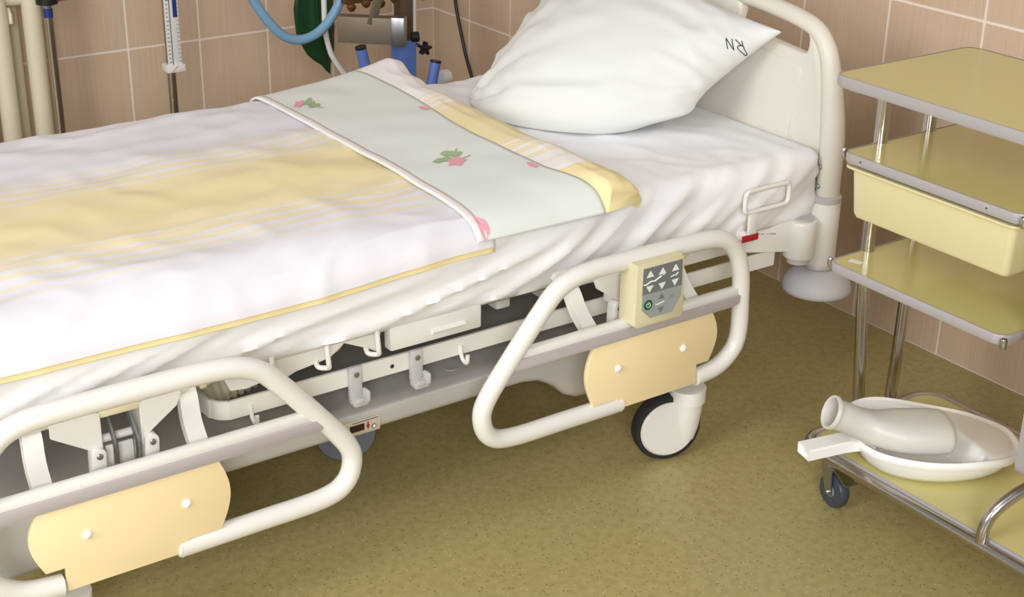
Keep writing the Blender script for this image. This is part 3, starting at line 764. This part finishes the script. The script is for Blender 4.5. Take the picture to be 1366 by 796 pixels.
ro = rrect(-.792, -.43, -3.064, -2.676, .02, 5); ri = rrect(-.781, -.441, -3.051, -2.691, .011, 5)
g = G().loft([[V(p[0], p[1], .7365) for p in ri], [V(p[0], p[1], .7365) for p in ro], [V(p[0], p[1], .7325) for p in ro], [V(p[0], p[1], .727) for p in ri]], False, False)
g.ob('bin_rim', 'bin_plastic', bn, sharp=40)
for y in (-2.71, -3.03): G().box((-.78, y-.006, .737), (-.44, y+.006, .7425), .001).ob('bin_runner', 'steel', bn)
# uprights
for pts in ([(-.690, -2.672, .880), (-.688, -2.672, .54), (-.668, -2.660, .40), (-.62, -2.636, .20), (-.612, -2.634, .165)], [(-.556, -2.672, .880), (-.552, -2.668, .54), (-.535, -2.652, .28), (-.524, -2.640, .165)]):
    G().tube(smooth_path(pts, 5), .0122, 14).ob('upright', 'steel', tr)
# end frame on the right: tube rising off the front rail and bending inwards
G().tube(smooth_path([(-.795, -3.098, .150), (-.795, -3.100, .185), (-.780, -3.105, .215), (-.745, -3.115, .24), (-.70, -3.13, .265), (-.66, -3.15, .32), (-.645, -3.16, .42), (-.645, -3.165, .70), (-.645, -3.165, .878)], 6), .0115, 14).ob('upright', 'steel', tr)
G().tube(smooth_path([(-.42, -3.098, .150), (-.42, -3.100, .185), (-.435, -3.105, .215), (-.47, -3.115, .24), (-.515, -3.13, .265), (-.555, -3.15, .32), (-.565, -3.16, .42), (-.565, -3.165, .70), (-.565, -3.165, .878)], 6), .0115, 14).ob('upright', 'steel', tr)
# corner clips and small fittings
for x, y, z in ((-.790, -3.074, .751), (-.790, -3.074, .533), (-.772, -2.667, .751), (-.772, -2.664, .533)):
    G().lathe([(.005, -.009), (.006, -.006), (.006, .006), (.005, .009)], (x-.004, y-.002 if y < -3 else y+.004, z), (0, 0, 1), 12).ob('corner_clip', 'steel', tr)
for x, y, z in ((-.776, -2.68, .878), (-.768, -2.80, .524), (-.768, -2.69, .524)): G().box((x-.008, y-.014, z-.008), (x+.008, y+.014, z), .002).ob('shelf_clamp', 'steel', tr)
G().add([(-.765, -2.692, .5424), (-.748, -2.686, .5424), (-.742, -2.712, .5424), (-.757, -2.716, .5424)], [[0, 1, 2, 3]]).ob('torn_sticker', 'label_white', tr, smooth=False)
for y in (-2.72, -3.0): G().lathe([(.0018, 0), (.0018, .0006)], (TX0-.0014, y, .752), (-1, 0, 0), 8).ob('pin', 'ink', tr)
# fold down leaf at the right end
lf = G().prism(rrect(-.785, -.43, .305, .74, .02, 5), 1, -3.150, -3.134).ob('folding_leaf', 'shelf_laminate', tr, sharp=30)
o = rrect(-.7875, -.4275, .3025, .7425, .0225, 5); i = rrect(-.784, -.431, .306, .739, .02, 5)
G().loft([[V(p[0], -3.1325, p[1]) for p in i], [V(p[0], -3.1325, p[1]) for p in o], [V(p[0], -3.1515, p[1]) for p in o], [V(p[0], -3.1515, p[1]) for p in i]], False, False).ob('edge_band', 'edge_band', lf, sharp=40)
# bottom rail of bent tube
rl = [V(p[0], p[1], .146) for p in rrect(-.797, -.413, -3.572, -2.648, .055, 8)]; rl.append(rl[0])
G().tube(rl, .0115, 12, cap=False).ob('bottom_rail', 'steel', tr)
# casters
def tcaster(x, y, ang):
    ax = V(math.cos(ang), math.sin(ang), 0); sd = V(ax.y, -ax.x, 0); r = .037; c = V(x, y, r)
    t = G().lathe([(r-.011, -.011), (r-.003, -.011), (r, -.006), (r, .006), (r-.003, .011), (r-.011, .011)], c, ax, 32).ob('caster', 'caster_rubber', tr)
    G().lathe([(r-.0115, -.0105), (r-.0105, .0105), (.014, .007), (.012, .012), (.005, .0125)], c, ax, 24).ob('wheel_rim', 'caster_rim', t)
    top = c + sd*.014 + V(0, 0, .058)
    g = G()
    for k in (-1, 1):
        a = c+ax*(.0155*k)
        g.add([a+sd*q+V(0, 0, z)+ax*w_ for w_ in (-.0012, .0012) for q, z in ((-.009, -.006), (.009, -.006), (.030, .052), (-.004, .052))], [[0, 1, 2, 3], [7, 6, 5, 4], [0, 4, 5, 1], [1, 5, 6, 2], [2, 6, 7, 3], [3, 7, 4, 0]])
    g.lathe([(.019, -.008), (.021, -.004), (.021, .004), (.016, .008)], top, seg=20)
    g.ob('caster_fork', 'zinc', t, sharp=30)
    G().lathe([(.009, 0), (.009, .045)], top+V(0, 0, .004), seg=14).ob('caster_stem', 'zinc', t)
    for k in (-1, 1): G().lathe([(.005, 0), (.005, .003), (.003, .005)], c+ax*(.0165*k), ax*k, 10).ob('axle_nut', 'steel', t)
    L = [c-sd*.004+V(0, 0, .050), c-sd*.020+V(0, 0, .046), c-sd*.040+V(0, 0, .034), c-sd*.052+V(0, 0, .036)]
    g = G().loft([[p-ax*.014, p+ax*.014, p+ax*.014+V(0, 0, .0025), p-ax*.014+V(0, 0, .0025)] for p in L]); g.ob('brake_lever', 'zinc', t, sharp=25)
for x, y in ((-.733, -2.700), (-.47, -2.70), (-.74, -3.52), (-.47, -3.52)): tcaster(x, y, math.radians(172))

# ------------------------------------------------------------------ bedpan
Z0 = .1595
BC = V(-.658, -2.842, 0)
out = [p-BC for p in smooth_path([(-.793, -2.775, 0), (-.806, -2.815, 0), (-.802, -2.868, 0), (-.757, -2.934, 0), (-.685, -2.982, 0), (-.610, -3.002, 0), (-.548, -2.985, 0), (-.508, -2.94, 0), (-.497, -2.895, 0),
       (-.516, -2.816, 0), (-.575, -2.738, 0), (-.629, -2.690, 0), (-.690, -2.680, 0), (-.745, -2.703, 0), (-.778, -2.738, 0)], 6, closed=True)]
def rim_z(p): return .214-.012*sstep(-.02, .14, p.x)
def ring_at(k, zf): return [BC+p*k+V(0, 0, zf(p, k)) for p in out]
rings = []
for k, zz in ((.55, 0), (.68, .0), (.76, .06), (.84, .28), (.90, .55), (.93, .74), (.935, .80)):
    rings.append(ring_at(k, lambda p, k, zz=zz: Z0+(rim_z(p)-Z0)*zz))
for k, dz in ((.975, -.012), (.995, -.007), (1.0, -.001), (.992, .004), (.97, .006), (.945, .003)):
    rings.append(ring_at(k, lambda p, k, dz=dz: rim_z(p)+dz))
def top(p, k):
    q = p*k; sd_ = (q.x+BC.x+.607)*(-.969)+(q.y+BC.y+2.837)*.249           # side of the straight edge of the opening
    o_ = sstep(.0, .010, sd_)*(1-sstep(.78, .90, k))
    plate = .010*(1-k*k)*(1-sstep(-.01, .004, sd_))+.002*(1-sstep(-.004, .006, sd_))*(1 if k < .9 else 0)
    return max(rim_z(q)+plate-.044*o_, Z0+.006)
for k in [.925-.025*j for j in range(37)]: rings.append(ring_at(max(k, .01), top))
g = G().loft(rings)
bp = thing('bedpan', 'white plastic bedpan with a stub handle lying on the trolley bottom shelf', 'bedpan', (BC.x, BC.y, Z0))
g.ob('pan', 'bedpan_white', bp, sharp=60)
# square hollow handle
hp = [V(-.765, -2.795, .205), V(-.792, -2.786, .208), V(-.820, -2.776, .208), V(-.900, -2.757, .206)]
rings = []
for i, p in enumerate(hp):
    t = (hp[min(i+1, 3)]-hp[max(i-1, 0)]).normalized(); sdv = t.cross(V(0, 0, 1)).normalized(); up = sdv.cross(t)
    wd, ht = (.0215, .012) if i else (.030, .012)
    rings.append([p+sdv*a*wd+up*b_*ht for a, b_ in ((-1, -.8), (-.85, -1), (.85, -1), (1, -.8), (1, .8), (.85, 1), (-.85, 1), (-1, .8))])
t = (hp[3]-hp[2]).normalized()
inn = [p.lerp(hp[3], .16) for p in rings[-1]]; rings.append(inn); rings.append([p-t*.006 for p in inn])
G().loft(rings).ob('handle', 'bedpan_white', bp, sharp=35)

# ------------------------------------------------------------------ urinal bottle
up_ = [V(-.858, -2.774, .286), V(-.846, -2.780, .2805), V(-.818, -2.793, .266), V(-.792, -2.806, .253), V(-.767, -2.821, .244), V(-.742, -2.836, .240), V(-.715, -2.853, .238), V(-.688, -2.869, .237), V(-.661, -2.885, .236), V(-.650, -2.892, .2355)]
rx = [.0310, .0290, .0295, .0340, .046, .057, .061, .062, .060, .044]
ry = [.0310, .0290, .0285, .0290, .031, .033, .034, .034, .032, .022]
pp = smooth_path(up_, 4); n_ = len(pp); rings = []
def li(tab, t):
    k = t*(len(tab)-1); j = min(int(k), len(tab)-2); return tab[j]+(tab[j+1]-tab[j])*(k-j)
for i, p in enumerate(pp):
    t = (pp[min(i+1, n_-1)]-pp[max(i-1, 0)]).normalized(); sdv = t.cross(V(0, 0, 1)).normalized(); upv = sdv.cross(t)
    q = i/(n_-1); a, b_ = li(rx, q), li(ry, q); e = 1 if q < .3 else .8
    rings.append([p+sdv*a*math.copysign(abs(math.cos(h))**e, math.cos(h))+upv*b_*math.copysign(abs(math.sin(h))**e, math.sin(h)) for h in [2*math.pi*k/32 for k in range(32)]])
t0 = (pp[1]-pp[0]).normalized()
def sc(r, c, k): return [c+(p-c)*k for p in r]
inner = [sc(rings[i], pp[i], .90) for i in range(14, -1, -1)]
lip = [sc(rings[0], pp[0], 1.06), [p+t0*.006 for p in sc(rings[0], pp[0], 1.07)]]
body = [sc(inner[0], pp[14], .05)]+inner+[[p-t0*.001 for p in sc(rings[0], pp[0], .95)], [p-t0*.001 for p in sc(rings[0], pp[0], 1.03)]]+lip+rings[2:]
ur = G().loft(body, True, True).ob('urinal_bottle', 'urinal_plastic', sharp=50)
tag(ur, 'translucent white urinal bottle with a wide mouth resting in the bedpan', 'bottle')

# ------------------------------------------------------------------ things along the back wall
# column radiator
rd = thing('radiator', 'cream column radiator against the back wall at far left', 'radiator', (-1.7, -.12, 0))
def rcol(x, y, r, nm='radiator_column'):
    G().tube([(x, y, .12), (x, y, .16), (x, y, .60), (x, y, .645)], r, 16, rs=[r*.8, r, r, r*.9]).ob(nm, 'radiator_paint', rd)
for k in range(5):
    x = -1.474-.096*k
    sec = rcol(x, -.17, .0275); rcol(x-.034, -.085, .018)
    G().box((x-.022, -.195, .62), (x+.022, -.05, .69), .02, 3).ob('radiator_head', 'radiator_paint', rd)
    G().box((x-.022, -.195, .06), (x+.022, -.05, .14), .02, 3).ob('radiator_head', 'radiator_paint', rd)
    if k < 4: G().tube([(x, -.15, .640), (x-.096, -.15, .640)], .022, 14).ob('radiator_nipple', 'radiator_paint', rd)
    if k in (0, 4): G().box((x-.016, -.16, 0), (x+.016, -.08, .07), .004).ob('radiator_foot', 'radiator_paint', rd)
G().tube([(-1.538, -.165, .615), (-1.538, -.18, .600), (-1.538, -.18, .575)], .006, 8).ob('bleed_valve', 'radiator_paint', rd)
# stands
def legs(parent, x, y, mt='steel'):
    for k in range(4):
        a = math.radians(45+90*k)
        G().tube([(x, y, .07), (x+.13*math.cos(a), y+.13*math.sin(a), .035)], .011, 10).ob('foot', mt, parent)
        G().lathe([(.012, -.008), (.0225, -.006), (.0225, .006), (.012, .008)], (x+.13*math.cos(a), y+.13*math.sin(a), .0228), (math.sin(a), -math.cos(a), 0), 16).ob('caster', 'black_plastic', parent)
st1 = thing('drip_stand', 'steel drip stand with black clamp grip beside the radiator', 'stand', (-1.504, -.42, 0)); legs(st1, -1.504, -.42)
G().tube([(-1.504, -.42, .06), (-1.504, -.42, .70)], .0125, 16).ob('pole', 'steel', st1)
G().tube([(-1.504, -.42, .70), (-1.504, -.42, 1.5)], .010, 16).ob('inner_pole', 'steel', st1)
G().lathe([(.0128, .638), (.0128, .664)], (-1.504, -.42, 0), seg=16).ob('blue_sticker', 'scale_blue', st1)
gr_ = G().lathe([(.018, .672), (.030, .676), (.030, .735), (.02, .742)], (-1.504, -.42, 0), seg=16).ob('clamp_grip', 'black_plastic', st1)
G().tube([(-1.481, -.425, .690), (-1.454, -.43, .692)], .011, 12).ob('clamp_knob', 'red_plastic', gr_)
st2 = thing('measuring_stand', 'steel stand carrying a narrow white measuring scale behind the bed', 'stand', (-1.163, -.42, 0)); legs(st2, -1.163, -.42)
G().tube([(-1.163, -.42, .06), (-1.163, -.42, 1.35)], .0125, 16).ob('pole', 'steel', st2)
sp = G().box((-1.178, -.444, .452), (-1.137, -.434, 1.3), .002).ob('scale_plate', 'scale_white', st2)
G().box((-1.166, -.4455, .452), (-1.1645, -.4442, 1.3)).ob('scale_groove', 'ink', sp, smooth=False)
for k in range(40):
    z = .47+.012*k
    G().box((-1.176, -.4452, z), (-1.176+(.006 if k % 5 else .009), -.4442, z+.0016)).ob('tick_mark', 'ink', sp, smooth=False)
    if k < 28: G().box((-1.147, -.4452, z), (-1.1385, -.4442, z+.0012)).ob('tick_mark', 'icon_grey', sp, smooth=False)
G().box((-1.155, -.4456, .60), (-1.1425, -.4442, .80)).ob('printed_band', 'scale_blue', sp, smooth=False)
sl = G().box((-1.186, -.450, .440), (-1.130, -.405, .462), .003).ob('slider', 'scale_white', st2)
G().add([(-1.172, -.4504, .4425), (-1.170, -.4504, .4425), (-1.152, -.4504, .459), (-1.155, -.4504, .459)], [[0, 1, 2, 3]]).ob('pointer_line', 'red_label', sl, smooth=False)
# blue equipment stand in the corner
eq = thing('equipment_stand', 'blue equipment stand with steel bracket and two slanted blue tubes', 'stand', (-.49, -.62, 0))
G().box((-.524, -.650, .06), (-.466, -.592, .49), .004).ob('lower_column', 'equip_blue', eq)
G().box((-.516, -.642, .46), (-.472, -.600, 1.4), .003).ob('upper_column', 'dark_column', eq)
for a, b, in (((-.604, -.75, .05), (-.716, -.75, .520)), ((-.545, -.75, .05), (-.461, -.75, .444))):
    a, b = Vector(a), Vector(b); tt = (b-a).normalized()
    tb = G().tube([a, b], .0165, 18).ob('slanted_tube', 'equip_blue', eq)
    G().tube([b-tt*.002, b+tt*.004], .0170, 18).ob('end_cap', 'black_plastic', tb)
G().box((-.76, -.80, .03), (-.40, -.55, .075), .008).ob('foot_plate', 'equip_blue', eq)
for x in (-.73, -.43):
    for y in (-.77, -.58): G().lathe([(.008, -.008), (.0145, -.006), (.0145, .006), (.008, .008)], (x, y, .015), (1, 0, 0), 16).ob('caster', 'black_plastic', eq)
ang = math.radians(-42)
G().box((-.725, -.675, .506), (-.560, -.635, .585), .003, rot=Matrix.Rotation(ang, 3, 'Z')).ob('steel_bracket', 'brushed_steel', eq)
G().box((-.592, -.745, .502), (-.550, -.700, .589), .004, rot=Matrix.Rotation(ang, 3, 'Z')).ob('bracket_end', 'zinc', eq)
G().box((-.63, -.685, .56), (-.600, -.678, .72), .002, rot=Matrix.Rotation(math.radians(18), 3, 'Y')).ob('brace_strip', 'brushed_steel', eq)
kn = G().lathe([(.016, -.012), (.016, .012)], (-.470, -.645, .498), (1, -.3, 0), 14).ob('clamp', 'black_plastic', eq)
st_ = [(r*math.cos(a), r*math.sin(a)) for a, r in [(2*math.pi*k/20, .021 if k % 4 < 2 else .011) for k in range(20)]]
G().prism([(-.455+a, .468+b) for a, b in st_], 1, -.69, -.668, .003).ob('star_knob', 'black_plastic', eq)
G().tube([(-.455, -.668, .468), (-.465, -.64, .475)], .006, 8).ob('knob_screw', 'steel', eq)
G().tube(smooth_path([(-.450, -.61, .75), (-.452, -.612, .55), (-.456, -.615, .46), (-.452, -.60, .30), (-.45, -.58, .08)], 6), .0075, 10).ob('white_cable', 'tube_white', eq)
for k in range(6): G().lathe([(.008, -.01), (.013, -.006), (.013, .006), (.006, .011)], (-.66+.05*k, -.60, .602+.006*(k % 2)), (0, 1, .3), 12).ob('valve_knob', 'brass_brown', eq)
G().box((-.68, -.60, .61), (-.38, -.57, .66), .004).ob('valve_bar', 'brass_brown', eq)
# hoses, leaf and cable
hs = G().tube(smooth_path([(-1.03, -.52, .84), (-.975, -.51, .73), (-.928, -.50, .635), (-.879, -.50, .560), (-.832, -.50, .515), (-.783, -.50, .499), (-.738, -.50, .506), (-.700, -.50, .528), (-.665, -.50, .565), (-.640, -.50, .605), (-.61, -.52, .68), (-.58, -.56, .78)], 6), .0145, 14).ob('breathing_hose', 'hose_blue')
tag(hs, 'pale blue breathing hose hanging in a loop before the back wall', 'hose')
hs2 = G().tube(smooth_path([(-.69, -.47, .82), (-.680, -.465, .70), (-.677, -.46, .60), (-.676, -.46, .505), (-.662, -.46, .44), (-.645, -.46, .405), (-.610, -.46, .355), (-.569, -.46, .318), (-.53, -.47, .24), (-.52, -.5, .12)], 6), .0085, 12).ob('thin_hose', 'tube_white')
tag(hs2, 'thin white hose curving down in front of the green leaf', 'hose')
# leaf: curved blade with a midrib, hanging point down
Lc = smooth_path([(-.65, -.40, .75), (-.668, -.405, .66), (-.676, -.41, .57), (-.672, -.412, .49), (-.655, -.405, .42), (-.640, -.40, .378), (-.634, -.40, .352)], 5)
wid = [.03, .055, .068, .066, .048, .016, .002]; rows = []; NL = len(Lc)
for i, p in enumerate(Lc):
    q = i/(NL-1); wq = li(wid, q)
    rows.append([V(p.x+s*wq, p.y+.35*abs(s)*wq*1.0+.004*math.sin(6*q+3*s), p.z+.05*wq*s) for s in [-1+k/5 for k in range(11)]])
lf_ = G().grid(rows).ob('plant_leaf', 'leaf_green', sharp=80)
md = lf_.modifiers.new('thickness', 'SOLIDIFY'); md.thickness = .003
tag(lf_, 'large dark green pointed leaf hanging behind the blue hose', 'leaf')
G().tube([p+V(0, -.002, 0) for p in Lc], .003, 6).ob('midrib', 'leaf_green', lf_)
cb = G().tube(smooth_path([(-.016, -.150, .85), (-.016, -.160, .60), (-.016, -.169, .468), (-.016, -.190, .40), (-.016, -.207, .358), (-.016, -.235, .29), (-.016, -.274, .214), (-.016, -.30, .12), (-.016, -.31, .01)], 6), .0058, 10).ob('power_cable', 'black_plastic')
tag(cb, 'black twisted cable hanging down the tiled corner', 'cable')
rb = G().lathe([(.012, -.02), (.022, -.016), (.024, 0), (.022, .016), (.012, .02)], (-.40, -.70, .375), (1, .2, 0), 18).tube([(-.40, -.70, .365), (-.41, -.69, .075)], .008, 10).ob('tube_holder', 'tube_white', eq)
